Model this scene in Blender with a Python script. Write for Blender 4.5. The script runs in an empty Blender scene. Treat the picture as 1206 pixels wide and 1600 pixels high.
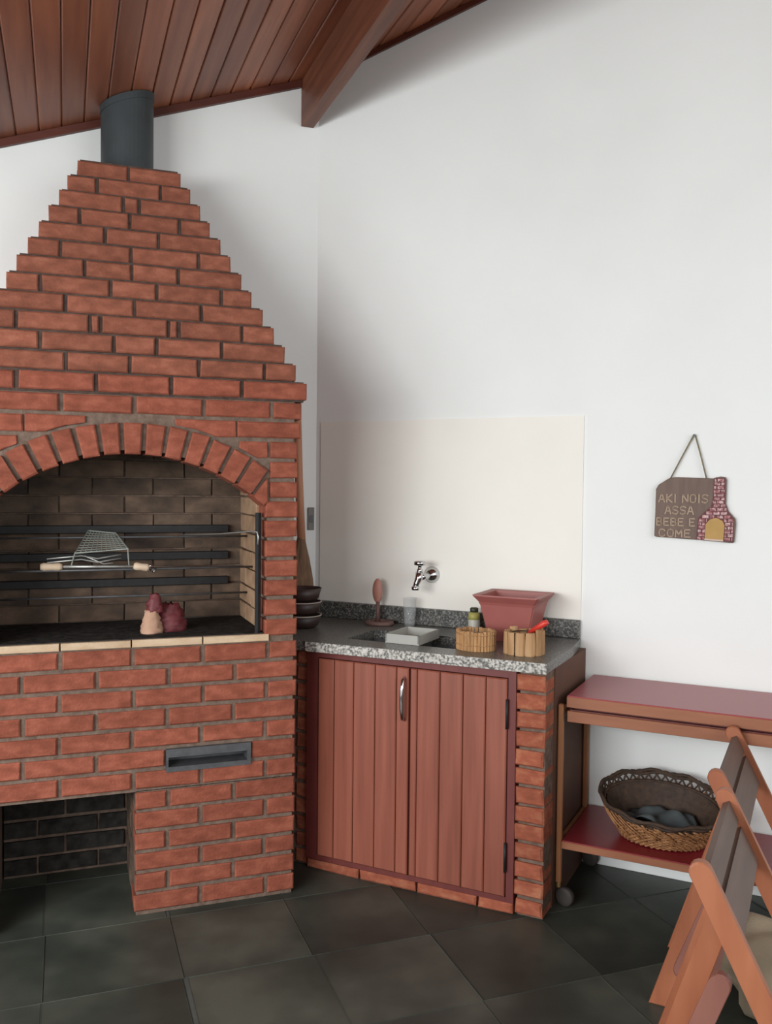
import bpy, bmesh, math, random
from mathutils import Vector, Matrix
random.seed(7)
SC = bpy.context.scene
COL = SC.collection
PI = math.pi

# ------------------------------------------------------------------ camera
YAW, PITCH, ROLL, CAMH, FPX = 0.3483, 0.0305, -0.0102, 1.3811, 1382.1
def cam_axes():
    f = Vector((math.sin(YAW)*math.cos(PITCH), math.cos(YAW)*math.cos(PITCH), -math.sin(PITCH)))
    r = Vector((math.cos(YAW), -math.sin(YAW), 0)); d = f.cross(r)
    return r*math.cos(ROLL)+d*math.sin(ROLL), -r*math.sin(ROLL)+d*math.cos(ROLL), f
_r, _d, _f = cam_axes()
cam = bpy.data.cameras.new('camera'); cam_o = bpy.data.objects.new('camera', cam); COL.objects.link(cam_o)
cam.sensor_fit = 'VERTICAL'; cam.sensor_height = 24.0; cam.lens = 24.0*FPX/1600.0
cam.clip_start = 0.05; cam.clip_end = 200
m = Matrix.Identity(4)
for i in range(3):
    m[i][0] = _r[i]; m[i][1] = -_d[i]; m[i][2] = -_f[i]
m[0][3], m[1][3], m[2][3] = 0, 0, CAMH
cam_o.matrix_world = m
SC.camera = cam_o

# ------------------------------------------------------------------ world, lights, exposure
w = bpy.data.worlds.new('sky'); SC.world = w; w.use_nodes = True
bg = w.node_tree.nodes['Background']; bg.inputs[0].default_value = (0.93, 0.97, 1.0, 1); bg.inputs[1].default_value = 0.85
def area(name, loc, target, sx, sy, power, color):
    l = bpy.data.lights.new(name, 'AREA'); l.shape = 'RECTANGLE'; l.size = sx; l.size_y = sy
    l.energy = power; l.color = color
    o = bpy.data.objects.new(name, l); COL.objects.link(o); o.location = loc
    o.rotation_euler = (Vector(target)-Vector(loc)).to_track_quat('-Z', 'Y').to_euler()
    return o
area('daylight_left_opening', (-2.3, -0.2, 2.0), (1.2, 3.0, 1.75), 2.3, 1.7, 215, (0.95, 0.985, 1.0))
area('added_corner_fill', (2.3, -1.6, 2.0), (1.0, 3.2, 1.4), 2.6, 2.0, 42, (0.95, 0.985, 1.0))  # unseen fill lamp, added to lighten the dark corner beside the sink
area('added_left_wall_fill', (-1.9, 2.0, 1.7), (-0.3, 3.6, 2.0), 1.2, 1.7, 26, (0.93, 0.98, 1.0))  # unseen lamp, added to brighten the left end of the left wall
SC.view_settings.view_transform = 'Standard'; SC.view_settings.look = 'None'
SC.view_settings.exposure = 0.20; SC.view_settings.gamma = 1.0; SC.view_settings.use_curve_mapping = False

# ------------------------------------------------------------------ materials
ALB = 1.0
def lin(c):
    return tuple(ALB*((v/255)/12.92 if v/255 <= 0.04045 else ((v/255+0.055)/1.055)**2.4) for v in c)
def mat(name, c1, c2=None, rough=0.6, scale=(20, 20, 20), detail=5, bump=0.0, bscale=None, metal=0.0, rnd=0.0, spec=0.5, contrast=(0.3, 0.7), c3=None, trans=0.0, dist=0.004, coat=0.0):
    """Noise-mixed material; rnd = per-object brightness variation. Colours are sRGB 0..255."""
    mt = bpy.data.materials.new(name); mt.use_nodes = True
    nt = mt.node_tree; N = nt.nodes; L = nt.links
    b = N['Principled BSDF']; b.inputs['Roughness'].default_value = rough; b.inputs['Metallic'].default_value = metal
    b.inputs['Specular IOR Level'].default_value = spec
    b.inputs['Transmission Weight'].default_value = trans
    b.inputs['Coat Weight'].default_value = coat
    tc = N.new('ShaderNodeTexCoord'); oi = N.new('ShaderNodeObjectInfo')
    mp = N.new('ShaderNodeMapping'); mp.inputs['Scale'].default_value = scale
    ad = N.new('ShaderNodeVectorMath'); ad.operation = 'ADD'
    mu = N.new('ShaderNodeVectorMath'); mu.operation = 'SCALE'; mu.inputs[3].default_value = 37.0
    cx = N.new('ShaderNodeCombineXYZ')
    for k in range(3): L.new(oi.outputs['Random'], cx.inputs[k])
    L.new(cx.outputs[0], mu.inputs[0]); L.new(tc.outputs['Object'], mp.inputs[0])
    L.new(mp.outputs[0], ad.inputs[0]); L.new(mu.outputs[0], ad.inputs[1])
    no = N.new('ShaderNodeTexNoise'); no.inputs['Scale'].default_value = 1.0; no.inputs['Detail'].default_value = detail
    L.new(ad.outputs[0], no.inputs['Vector'])
    cr = N.new('ShaderNodeValToRGB'); e = cr.color_ramp.elements
    e[0].position, e[1].position = contrast
    e[0].color = (*lin(c1), 1); e[1].color = (*lin(c2 or c1), 1)
    if c3:
        k = e.new((contrast[0]+contrast[1])/2); k.color = (*lin(c3), 1)
    L.new(no.outputs['Fac'], cr.inputs[0])
    out = cr.outputs[0]
    if rnd:
        hs = N.new('ShaderNodeHueSaturation'); mr = N.new('ShaderNodeMapRange')
        mr.inputs['To Min'].default_value = 1-rnd; mr.inputs['To Max'].default_value = 1+rnd
        L.new(oi.outputs['Random'], mr.inputs[0]); L.new(mr.outputs[0], hs.inputs['Value']); L.new(out, hs.inputs['Color']); out = hs.outputs[0]
    L.new(out, b.inputs['Base Color'])
    if bump:
        n2 = N.new('ShaderNodeTexNoise'); n2.inputs['Detail'].default_value = 4
        n2.inputs['Scale'].default_value = 1.0
        m2 = N.new('ShaderNodeMapping'); m2.inputs['Scale'].default_value = bscale or scale
        L.new(tc.outputs['Object'], m2.inputs[0]); L.new(m2.outputs[0], n2.inputs['Vector'])
        bp = N.new('ShaderNodeBump'); bp.inputs['Strength'].default_value = bump; bp.inputs['Distance'].default_value = dist
        L.new(n2.outputs['Fac'], bp.inputs['Height']); L.new(bp.outputs[0], b.inputs['Normal'])
    return mt
M = {}
M['wall'] = mat('white_plaster', (228, 229, 226), (232, 233, 230), 0.85, (3, 3, 3), bump=0.15, bscale=(90, 90, 90), dist=0.002, spec=0.2)
M['cream'] = mat('cream_paint', (230, 226, 217), (234, 230, 221), 0.6, (4, 4, 4), bump=0.1, bscale=(80, 80, 80), dist=0.002, spec=0.3)
ALB = 0.78
M['brickhood'] = mat('hood_brick', (132, 79, 61), (166, 104, 82), 0.85, (22, 22, 40), bump=0.5, bscale=(120, 120, 120), rnd=0.10, spec=0.2, c3=(149, 89, 69))
M['brick'] = mat('red_brick', (132, 72, 54), (166, 96, 75), 0.85, (22, 22, 40), bump=0.5, bscale=(120, 120, 120), rnd=0.10, spec=0.2, c3=(149, 82, 63))
M['brickold'] = mat('worn_brick', (150, 84, 62), (184, 118, 88), 0.85, (26, 26, 40), bump=0.6, bscale=(100, 100, 100), rnd=0.14, spec=0.2, c3=(168, 94, 70))
M['mortar'] = mat('grey_mortar', (104, 86, 76), (136, 116, 102), 0.95, (40, 40, 40), bump=0.6, bscale=(120, 120, 120), spec=0.1)
M['mortardark'] = mat('dark_mortar', (74, 60, 54), (98, 82, 74), 0.95, (40, 40, 40), bump=0.6, bscale=(120, 120, 120), spec=0.1)
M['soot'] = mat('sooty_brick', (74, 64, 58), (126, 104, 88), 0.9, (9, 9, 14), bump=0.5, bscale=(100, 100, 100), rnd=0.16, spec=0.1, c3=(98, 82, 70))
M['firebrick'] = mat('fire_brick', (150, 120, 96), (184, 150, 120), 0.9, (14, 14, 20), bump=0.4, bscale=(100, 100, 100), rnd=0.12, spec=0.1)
M['ash'] = mat('rough_black', (38, 36, 35), (66, 62, 58), 0.95, (30, 30, 30), bump=0.8, bscale=(60, 60, 60), spec=0.1)
M['ledge'] = mat('cream_firebrick', (194, 164, 132), (216, 190, 160), 0.8, (16, 30, 30), rnd=0.07, spec=0.2, bump=0.3, bscale=(90, 90, 90))
M['iron'] = mat('black_iron', (30, 29, 30), (44, 42, 42), 0.6, (40, 40, 40), metal=0.3)
M['steelgrey'] = mat('grey_steel', (84, 84, 86), (104, 104, 106), 0.55, (30, 30, 30), metal=0.4)
M['flue'] = mat('dark_flue_paint', (58, 64, 66), (66, 72, 74), 0.55, (14, 14, 14), spec=0.4)
M['rod'] = mat('steel_rod', (168, 166, 160), (190, 188, 182), 0.4, (60, 60, 60), metal=0.7)
M['chrome'] = mat('chrome', (220, 220, 220), None, 0.12, metal=1.0)
M['ceil'] = mat('ceiling_wood', (138, 76, 52), (172, 104, 72), 0.45, (26, 1.6, 26), bump=0.12, bscale=(80, 3, 80), rnd=0.24, spec=0.45, c3=(154, 89, 61))
M['beam'] = mat('beam_wood', (104, 60, 42), (136, 84, 60), 0.5, (30, 2, 30), bump=0.12, bscale=(80, 3, 80), spec=0.4, c3=(118, 70, 50))
M['trim'] = mat('trim_wood', (88, 42, 32), (106, 54, 40), 0.5, (3, 20, 20), spec=0.4)
M['door'] = mat('red_varnished_wood', (136, 74, 57), (162, 94, 74), 0.42, (34, 34, 2.0), bump=0.1, bscale=(90, 90, 4), rnd=0.05, spec=0.45, c3=(150, 84, 65))
M['frame'] = mat('dark_red_frame', (104, 46, 42), (120, 56, 50), 0.45, (20, 20, 4), spec=0.45)
M['granite'] = mat('grey_granite', (62, 64, 62), (158, 154, 146), 0.3, (150, 150, 150), detail=2, contrast=(0.36, 0.68), spec=0.5, c3=(98, 98, 94))
M['graniteface'] = mat('rough_cut_granite', (104, 102, 98), (216, 210, 202), 0.8, (120, 120, 120), detail=2, contrast=(0.36, 0.62), bump=0.6, bscale=(120, 120, 120), c3=(172, 168, 160))
M['sink'] = mat('sink_steel', (120, 122, 122), (140, 142, 142), 0.35, (30, 30, 30), metal=0.6)
M['brownpanel'] = mat('brown_side', (96, 66, 52), (112, 78, 62), 0.7, (5, 5, 5), spec=0.3)  # even dark brown for the cabinet's flat side panel
M['greyplast'] = mat('grey_plastic', (170, 168, 160), (178, 176, 168), 0.5, (10, 10, 10))
M['planter'] = mat('terracotta_plastic', (162, 90, 84), (170, 98, 90), 0.45, (12, 12, 12), spec=0.4)
M['redplast'] = mat('red_plastic', (226, 62, 48), None, 0.4)
M['yellow'] = mat('yellow_green_plastic', (176, 168, 88), (190, 182, 100), 0.5)
M['darkcap'] = mat('dark_green_cap', (58, 62, 46), None, 0.5)
M['whiteplast'] = mat('pale_label', (206, 204, 190), None, 0.5)
M['stick'] = mat('light_sticks', (166, 122, 80), (204, 160, 114), 0.75, (60, 60, 8), rnd=0.18, spec=0.2)
M['bark'] = mat('wood_pieces', (168, 128, 88), (208, 172, 130), 0.75, (30, 30, 8), rnd=0.08, spec=0.2, c3=(190, 148, 106))
M['bowldark'] = mat('dark_brown_bowl', (52, 36, 32), (66, 46, 40), 0.5, (8, 8, 8))
M['rimlight'] = mat('pale_rim', (186, 172, 160), None, 0.5)
M['peach'] = mat('pale_wood_handle', (186, 128, 98), (200, 144, 112), 0.55, (40, 40, 4), spec=0.35)
M['straw'] = mat('brown_bristles', (104, 78, 60), (140, 108, 82), 0.9, (90, 90, 6), bump=0.6, bscale=(160, 160, 10))
M['pinkwood'] = mat('pinkish_wood', (186, 128, 112), (198, 140, 124), 0.5, (20, 20, 4), spec=0.35)
M['basewood'] = mat('dark_pink_wood', (112, 84, 78), (126, 96, 88), 0.5, (20, 20, 4), spec=0.35)
M['signwood'] = mat('sign_brown_wood', (112, 92, 82), (128, 106, 94), 0.7, (60, 60, 6), bump=0.2, bscale=(120, 120, 12))
M['lettering'] = mat('carved_letters', (176, 152, 130), (190, 166, 142), 0.8, (40, 40, 40))
M['signbrick'] = mat('sign_brick_paint', (156, 88, 92), (220, 188, 186), 0.7, (110, 110, 110), rnd=0.12, contrast=(0.4, 0.62))
M['signgrout'] = mat('sign_grout_paint', (110, 58, 60), None, 0.7)
M['ochre'] = mat('ochre_paint', (190, 150, 84), (202, 162, 96), 0.7, (20, 20, 20))
M['ochrelow'] = mat('pale_sill_paint', (222, 196, 180), None, 0.7)
M['twine'] = mat('twine', (128, 116, 92), (150, 138, 112), 0.9, (200, 200, 200))
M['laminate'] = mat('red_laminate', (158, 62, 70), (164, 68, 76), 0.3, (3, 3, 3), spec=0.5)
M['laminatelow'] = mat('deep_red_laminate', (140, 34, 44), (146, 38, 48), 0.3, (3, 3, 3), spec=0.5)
M['trolwood'] = mat('trolley_wood', (150, 94, 66), (174, 114, 82), 0.5, (4, 30, 30), spec=0.4, c3=(162, 103, 73))
M['legwood'] = mat('trolley_leg_wood', (150, 98, 62), (170, 114, 74), 0.45, (30, 30, 3), spec=0.4)
M['brass'] = mat('brass_tip', (206, 170, 110), None, 0.35, metal=0.8)
M['rubber'] = mat('dark_rubber', (62, 56, 52), (74, 66, 62), 0.7, (10, 10, 10))
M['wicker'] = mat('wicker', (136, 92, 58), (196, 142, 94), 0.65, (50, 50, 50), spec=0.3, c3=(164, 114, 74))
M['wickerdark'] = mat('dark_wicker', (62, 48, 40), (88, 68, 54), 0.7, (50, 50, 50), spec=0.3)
M['rag'] = mat('blue_grey_cloth', (70, 76, 78), (96, 104, 106), 0.9, (14, 14, 14))
M['chairwood'] = mat('chair_wood', (158, 92, 62), (180, 112, 78), 0.45, (18, 30, 3.0), spec=0.4, c3=(170, 102, 70), bump=0.05)
M['chairdark'] = mat('chair_slat_wood', (96, 74, 64), (114, 88, 76), 0.5, (30, 3.0, 30), spec=0.4)
M['seatwood'] = mat('chair_seat_wood', (134, 84, 72), (150, 98, 84), 0.5, (18, 30, 3.0), spec=0.4)
M['sack'] = mat('beige_cloth', (168, 152, 128), (190, 174, 148), 0.95, (8, 8, 8), bump=0.4, bscale=(200, 200, 200), spec=0.1)
M['slate'] = mat('dark_slate', (50, 54, 48), (88, 91, 81), 0.42, (3.2, 3.2, 3.2), detail=7, bump=0.3, bscale=(14, 14, 14), rnd=0.09, contrast=(0.34, 0.68), spec=0.4, c3=(66, 70, 63))
M['joint'] = mat('floor_joint', (70, 72, 67), (82, 83, 77), 0.85, (20, 20, 20))
M['plate'] = mat('grey_plate', (116, 108, 100), (122, 114, 106), 0.5)
M['paper'] = mat('cream_paper', (176, 134, 108), (200, 160, 134), 0.8, (10, 10, 10))
M['redpaper'] = mat('red_paper', (92, 30, 36), (120, 44, 48), 0.6, (10, 10, 10))
M['meshgrey'] = mat('wire_grey', (150, 156, 148), (176, 180, 170), 0.5, (20, 20, 20), metal=0.4)
M['creamwood'] = mat('handle_pale_wood', (206, 180, 152), (222, 198, 170), 0.6, (30, 30, 30))
def glass(name):
    mt = mat(name, (238, 242, 242), None, 0.05, spec=0.6); mt.node_tree.nodes['Principled BSDF'].inputs['Alpha'].default_value = 0.16; return mt
M['glass'] = glass('clear_glass')

# ------------------------------------------------------------------ helpers
def link(name, me, parent=None, off=None):
    o = bpy.data.objects.new(name, me); COL.objects.link(o)
    if parent: o.parent = parent
    return o
def obj(name, bm, material, parent=None, smooth=False):
    """bm in the frame of the thing; parent['_o'] is the root's origin in that frame"""
    if parent is not None and parent.get('_o') is not None:
        o = Vector(parent['_o']); bmesh.ops.translate(bm, verts=bm.verts, vec=-o)
    bmesh.ops.recalc_face_normals(bm, faces=bm.faces)
    me = bpy.data.meshes.new(name)
    if smooth:
        for f in bm.faces: f.smooth = True
    bm.to_mesh(me); bm.free()
    me.materials.append(material)
    o = link(name, me, parent)
    if parent is not None and parent.get('_o') is not None: o['_o'] = list(parent['_o'])
    return o
ROTW = math.radians(-46.27)
UX, UY = math.cos(ROTW), math.sin(ROTW)        # along the right wall
NX, NY = -UY, UX                                # into the right wall
def sn(s, n, z=0): return Vector((s*UX+n*NX, s*UY+n*NY, z))
def thing(name, label, cat, loc=(0, 0, 0), wallframe=False, group=None):
    o = bpy.data.objects.new(name, None); COL.objects.link(o); o.empty_display_size = 0.05
    o['_o'] = list(loc)
    if wallframe: o.location = sn(*loc); o.rotation_euler = (0, 0, ROTW)
    else: o.location = loc
    return tag(o, label, cat, group)
def tag(o, label, cat, group=None):
    o['label'] = label; o['category'] = cat
    if group: o['group'] = group
    return o
def struct(o): o['kind'] = 'structure'; return o
def box(bm, x0, x1, y0, y1, z0, z1, bev=0.0):
    t = bmesh.new()
    vs = [t.verts.new((x, y, z)) for x in (x0, x1) for y in (y0, y1) for z in (z0, z1)]
    for q in ((0, 1, 3, 2), (4, 6, 7, 5), (0, 4, 5, 1), (2, 3, 7, 6), (0, 2, 6, 4), (1, 5, 7, 3)):
        t.faces.new([vs[i] for i in q])
    if bev: bmesh.ops.bevel(t, geom=t.edges[:], offset=bev, segments=1, affect='EDGES')
    add(bm, t)
def add(bm, t):
    me = bpy.data.meshes.new('t'); t.to_mesh(me); t.free(); bm.from_mesh(me); bpy.data.meshes.remove(me)
def BX(*a, **k):
    bm = bmesh.new(); box(bm, *a, **k); return bm
def prism(bm, pts, d0, d1, ch=0.0, xf=None, jit=0.0, back=True):
    """polygon pts (a,b) extruded from depth d0 (front) to d1; front edge chamfered by ch. xf maps (a,b,depth)"""
    xf = xf or (lambda a, b, d: (a, d, b))
    n = len(pts); ca = sum(p[0] for p in pts)/n; cb = sum(p[1] for p in pts)/n
    J = lambda: random.uniform(-jit, jit)
    P = [(p[0]+J(), p[1]+J()) for p in pts]
    rings = []
    if ch:
        ins = []
        for a, b in P:
            va, vb = ca-a, cb-b
            ins.append((a+max(-ch, min(ch, va)), b+max(-ch, min(ch, vb))))
        rings.append([bm.verts.new(xf(a, b, d0+J())) for a, b in ins])
        rings.append([bm.verts.new(xf(a, b, d0+ch*0.9)) for a, b in P])
    else:
        rings.append([bm.verts.new(xf(a, b, d0)) for a, b in P])
    rings.append([bm.verts.new(xf(a, b, d1)) for a, b in P])
    bm.faces.new(rings[0])
    for r0, r1 in zip(rings, rings[1:]):
        for i in range(n):
            bm.faces.new((r0[i], r0[(i+1) % n], r1[(i+1) % n], r1[i]))
    if back: bm.faces.new(rings[-1][::-1])
    return bm
def PR(*a, **k): return prism(bmesh.new(), *a, **k)
def rect(x0, x1, z0, z1): return [(x0, z0), (x1, z0), (x1, z1), (x0, z1)]
def clip(poly, a, b, c):
    """keep a*x+b*y<=c"""
    out = []
    for i in range(len(poly)):
        p, q = poly[i], poly[(i+1) % len(poly)]
        fp, fq = a*p[0]+b*p[1]-c, a*q[0]+b*q[1]-c
        if fp <= 0: out.append(p)
        if (fp < 0 < fq) or (fq < 0 < fp):
            t = fp/(fp-fq); out.append((p[0]+t*(q[0]-p[0]), p[1]+t*(q[1]-p[1])))
    return out
def tube(bm, pts, r, seg=8, closed=False, caps=True, rr=None):
    pts = [Vector(p) for p in pts]; n = len(pts); rings = []
    prev = None
    for i, p in enumerate(pts):
        a = pts[(i-1) % n] if (closed or i > 0) else p
        b = pts[(i+1) % n] if (closed or i < n-1) else p
        t = (b-a).normalized()
        if prev is None:
            up = Vector((0, 0, 1)) if abs(t.z) < 0.9 else Vector((1, 0, 0)); x = t.cross(up).normalized()
        else:
            x = prev-t*prev.dot(t)
            x = x.normalized() if x.length > 1e-6 else t.cross(Vector((0, 0, 1))).normalized()
        prev = x; y = t.cross(x); R = rr[i] if rr else r
        rings.append([bm.verts.new(p+(x*math.cos(2*PI*k/seg)+y*math.sin(2*PI*k/seg))*R) for k in range(seg)])
    for i in range(n if closed else n-1):
        r0, r1 = rings[i], rings[(i+1) % n]
        for k in range(seg): bm.faces.new((r0[k], r0[(k+1) % seg], r1[(k+1) % seg], r1[k]))
    if caps and not closed:
        bm.faces.new(rings[0][::-1]); bm.faces.new(rings[-1])
    return bm
def TB(*a, **k): return tube(bmesh.new(), *a, **k)
def lathe(bm, prof, c=(0, 0, 0), seg=24, axis=None, sx=1.0, sy=1.0, cap0=True, cap1=True):
    """prof: (radius, height); spun about z at c, or about axis"""
    c = Vector(c)
    Rm = Vector((0, 0, 1)).rotation_difference(Vector(axis)).to_matrix() if axis else Matrix.Identity(3)
    rings = [[bm.verts.new(c+Rm @ Vector((r*sx*math.cos(2*PI*k/seg), r*sy*math.sin(2*PI*k/seg), h))) for k in range(seg)] for r, h in prof]
    for r0, r1 in zip(rings, rings[1:]):
        for k in range(seg): bm.faces.new((r0[k], r0[(k+1) % seg], r1[(k+1) % seg], r1[k]))
    if cap0: bm.faces.new(rings[0][::-1])
    if cap1: bm.faces.new(rings[-1])
    return bm
def LT(*a, **k): return lathe(bmesh.new(), *a, **k)
def poly3(bm, bottom, z0, z1):
    prism(bm, bottom, z0, z1, xf=lambda a, b, d: (a, b, d)); return bm

# ------------------------------------------------------------------ setting
YL, WN = 3.62, 3.224           # left wall plane y=YL ; right wall plane n=WN
def roof(x, y): return 2.6516+0.3524*x+0.0203*y
def wall_y(x): return min(YL, (WN-NX*x)/NY)
CX = (WN-NY*YL)/NX             # the corner's x
# floor slab + slate tiles
fb = bmesh.new(); box(fb, -4.0, 5.0, -3.5, 4.2, -0.12, -0.0016)
FLOOR = struct(obj('floor', fb, M['joint']))
P0, GX, GY = 0.3695, 0.312, 2.47
for i in range(-6, 8):
    for j in range(-5, 4):
        x0, y0 = GX+i*P0+0.0008, GY+j*P0+0.0008
        if j % 2: x0 += random.uniform(-0.01, 0.01)
        x1, y1 = x0+P0-0.0016, y0+P0-0.0016
        pg = [(x0, y0), (x1, y0), (x1, y1), (x0, y1)]
        pg = clip(pg, 0, 1, YL-0.004); pg = clip(pg, NX, NY, WN-0.004) if pg else pg
        if len(pg) < 3 or x1 > 3.3: continue
        dz = random.uniform(-0.0005, 0.0)
        t = prism(bmesh.new(), pg, dz, -0.008, ch=0.0012, xf=lambda a, b, d: (a, b, d))
        # front ring is the top
        obj('floor_tile', t, M['slate'], FLOOR)
# walls
def wall_prism(a, b, thick, outward, name):
    bm = bmesh.new()
    A, B = Vector(a), Vector(b); o = Vector(outward)*thick
    vs = []
    for q in (A, B, B+o, A+o):
        vs.append((bm.verts.new((q.x, q.y, -0.1)), bm.verts.new((q.x, q.y, roof(q.x, q.y)+0.03))))
    for i in range(4):
        p, q = vs[i], vs[(i+1) % 4]; bm.faces.new((p[0], q[0], q[1], p[1]))
    bm.faces.new([v[0] for v in vs]); bm.faces.new([v[1] for v in vs])
    return struct(obj(name, bm, M['wall']))
wall_prism((-1.7, YL, 0), (CX, YL, 0), 0.15, (0, 1, 0), 'wall_left')
c0 = sn((CX-WN*NX)/UX, WN); c1 = sn(3.0, WN)
wall_prism(c0, c1, 0.15, (NX, NY, 0), 'wall_right')
# ceiling: roof deck and one board each
db = bmesh.new()
xs = (-1.9, 4.3)
dv = []
for z in (0.016, 0.07):
    dv.append([db.verts.new((x, y, roof(x, y)+z)) for x, y in ((-1.9, -1.2), (4.3, -1.2), (4.3, 3.75), (-1.9, 3.75))])
db.faces.new(dv[0][::-1]); db.faces.new(dv[1])
for i in range(4): db.faces.new((dv[0][i], dv[0][(i+1) % 4], dv[1][(i+1) % 4], dv[1][i]))
CEIL = struct(obj('ceiling', db, M['trim']))
BW = 0.0795
for i in range(-20, 50):
    x0 = 0.07+i*BW; x1 = x0+BW-0.0016
    y0 = -1.15
    def ye(x): return wall_y(x)-0.002
    if min(ye(x0), ye(x1)) < y0+0.1: continue
    bm = bmesh.new(); rings = []
    for (x, dz) in ((x0, 0.016), (x0, 0.005), (x0+0.005, 0.0), (x1-0.005, 0.0), (x1, 0.005), (x1, 0.016)):
        rings.append((bm.verts.new((x, y0, roof(x, y0)+dz)), bm.verts.new((x, ye(x), roof(x, ye(x))+dz))))
    for a, b in zip(rings, rings[1:]+rings[:1]): bm.faces.new((a[0], b[0], b[1], a[1]))
    bm.faces.new([r[0] for r in rings]); bm.faces.new([r[1] for r in rings][::-1])
    obj('ceiling_board', bm, M['ceil'], CEIL)
# beam
def sloped_bar(xa, xb, ya_f, yb_f, top, bot):
    bm = bmesh.new(); v = []
    for (x, y) in ((xa, ya_f), (xb, ya_f), (xb, yb_f(xb)), (xa, yb_f(xa))):
        v.append((bm.verts.new((x, y, roof(xa, y)+bot)), bm.verts.new((x, y, roof(x, y)+top))))
    for i in range(4):
        p, q = v[i], v[(i+1) % 4]; bm.faces.new((p[0], q[0], q[1], p[1]))
    bm.faces.new([p[0] for p in v]); bm.faces.new([p[1] for p in v])
    return bm
bo = obj('ceiling_beam', sloped_bar(0.922, 0.974, -1.1, lambda x: YL-0.003, -0.001, -0.186), M['beam'])
tag(bo, 'thick brown wooden rafter beam under the plank ceiling at the wall corner', 'beam')
# cover trims at the roof line
def trimbar(pts, name, drop, outv):
    bm = bmesh.new(); v = []
    (a, b) = pts; o = Vector(outv)
    for q in (Vector(a), Vector(b), Vector(b)+o, Vector(a)+o):
        z = roof(q.x, q.y); v.append((bm.verts.new((q.x, q.y, z-drop)), bm.verts.new((q.x, q.y, z-0.001))))
    for i in range(4):
        p, q = v[i], v[(i+1) % 4]; bm.faces.new((p[0], q[0], q[1], p[1]))
    bm.faces.new([p[0] for p in v]); bm.faces.new([p[1] for p in v])
    return struct(obj(name, bm, M['trim']))
trimbar(((-1.65, YL-0.001, 0), (0.92, YL-0.001, 0)), 'trim_1', 0.03, (0, -0.02, 0))
ta = sn(-1.835, WN-0.001); tb = sn(2.9, WN-0.001)
trimbar((ta, tb), 'trim_2', 0.022, (-0.018*NX, -0.018*NY, 0))

# ------------------------------------------------------------------ brick barbecue
D, XC, XR = 2.874, 0.217, 0.73
XL = 2*0.2-XR
bbq = thing('brick_barbecue', 'tall red brick barbecue with arched fire opening and stepped hood', 'barbecue', (0.2, D, 0))
HB, CH = 0.0528, 0.0045
AX, AZ, RI, RO = 0.2, 0.8546, 0.616, 0.716
def outer(x): 
    q = (RO+0.009)**2-(x-AX)**2
    return AZ+math.sqrt(q) if q > 0 else -1
def brick(pts, d0=D, d1=None, material='brick', xf=None, parent=bbq, ch=CH, jit=0.0013, name='brick'):
    d1 = d1 if d1 is not None else d0+0.1
    return obj(name, PR(pts, d0+random.uniform(-0.002, 0.002), d1, ch=ch, xf=xf, jit=jit), M[material], parent)
def row(xs, zc, d0=D, gap=0.0135, hb=HB, **k):
    for a, b in zip(xs, xs[1:]):
        if b-a < 0.02: continue
        a_ = a+gap/2 if a != xs[0] else a; b_ = b-gap/2 if b != xs[-1] else b
        brick(rect(a_, b_, zc-hb/2, zc+hb/2), d0, **k)
low = {1: [-.015, .2, .419, .633, .73], 2: [-.125, .093, .311, .523, .731], 3: [-.016, .204, .42, .629, .729], 4: [-.121, .091, .307, .519, .727],
       5: [-.018, .198, .414, .625, .728], 6: [-.122, .091, .299], 7: [-.016, .202, .414, .626, .728], 8: [.209, .312, .522, .726], 9: [.209, .414, .627, .727],
       10: [.209, .308, .521, .726], 11: [.209, .415, .623, .726], 12: [.209, .31, .52, .725], 13: [.205, .415, .629, .724]}
for k, xs in low.items():
    zc = 0.829-0.0657*(k-1)
    if k <= 7:
        if k % 2: xs = [XL, -0.231]+xs
        else: xs = [XL]+xs
        row(xs, zc)
        if k == 6: row([.581, .727], zc)
    else:
        row(xs, zc); row([XL, -0.2], zc)
# quoins beside the opening, courses above the ledge
for k in range(1, 11):
    zc = 0.905+0.0653*(k-1)
    x0 = 0.622 if k < 8 else 0.637
    row([x0, 0.73+random.uniform(-.003, .003)], zc, d1=D+0.11)
    row([XL, 0.4-x0], zc, d1=D+0.11)
def cutbrick(x0, x1, z0, z1):
    n = 7; pts = []
    for i in range(n):
        x = x0+(x1-x0)*i/(n-1); pts.append((x, max(z0, outer(x))))
    pts = [p for p in pts if p[1] < z1-0.002]
    if len(pts) < 2: return
    a, b = pts[0][0], pts[-1][0]
    brick(pts+[(b, z1), (a, z1)], ch=0.003)
z = 0.905+0.0653*9
cutbrick(0.535, 0.628, z-HB/2, z+HB/2); cutbrick(-0.228, -0.135, z-HB/2, z+HB/2)
z = 0.905+0.0653*10
cutbrick(0.33, 0.524, z-HB/2, z+HB/2); row([0.529, 0.738], z)
cutbrick(-0.114, 0.06, z-HB/2, z+HB/2); row([XL, -0.119], z)
hood = {12: [-.012, .205, .42, .641, .741], 13: [-.136, .09, .316, .541, .757], 14: [.003, .193, .408, .624, .73], 15: [-.072, .147, .278, .488, .701],
        16: [-.141, .076, .107, .319, .353, .561, .67], 17: [.002, .215, .431, .639], 18: [-.174, -.073, .141, .289, .504, .607], 19: [-.145, .062, .211, .363, .578],
        20: [-.113, -.013, .211, .437, .547], 21: [-.081, .129, .304, .518], 22: [-.051, .048, .212, .38, .486], 23: [-.018, .192, .245, .456], 24: [.01, .107, .321, .425], 25: [.042, .214, .395]}
def hz(k): return 0.905+0.0653*(k-1) if k <= 12 else 1.687+0.0658*(k-13)
def hy(k): return D-0.006 if k == 13 else D+max(0, k-13)*0.036
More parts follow.
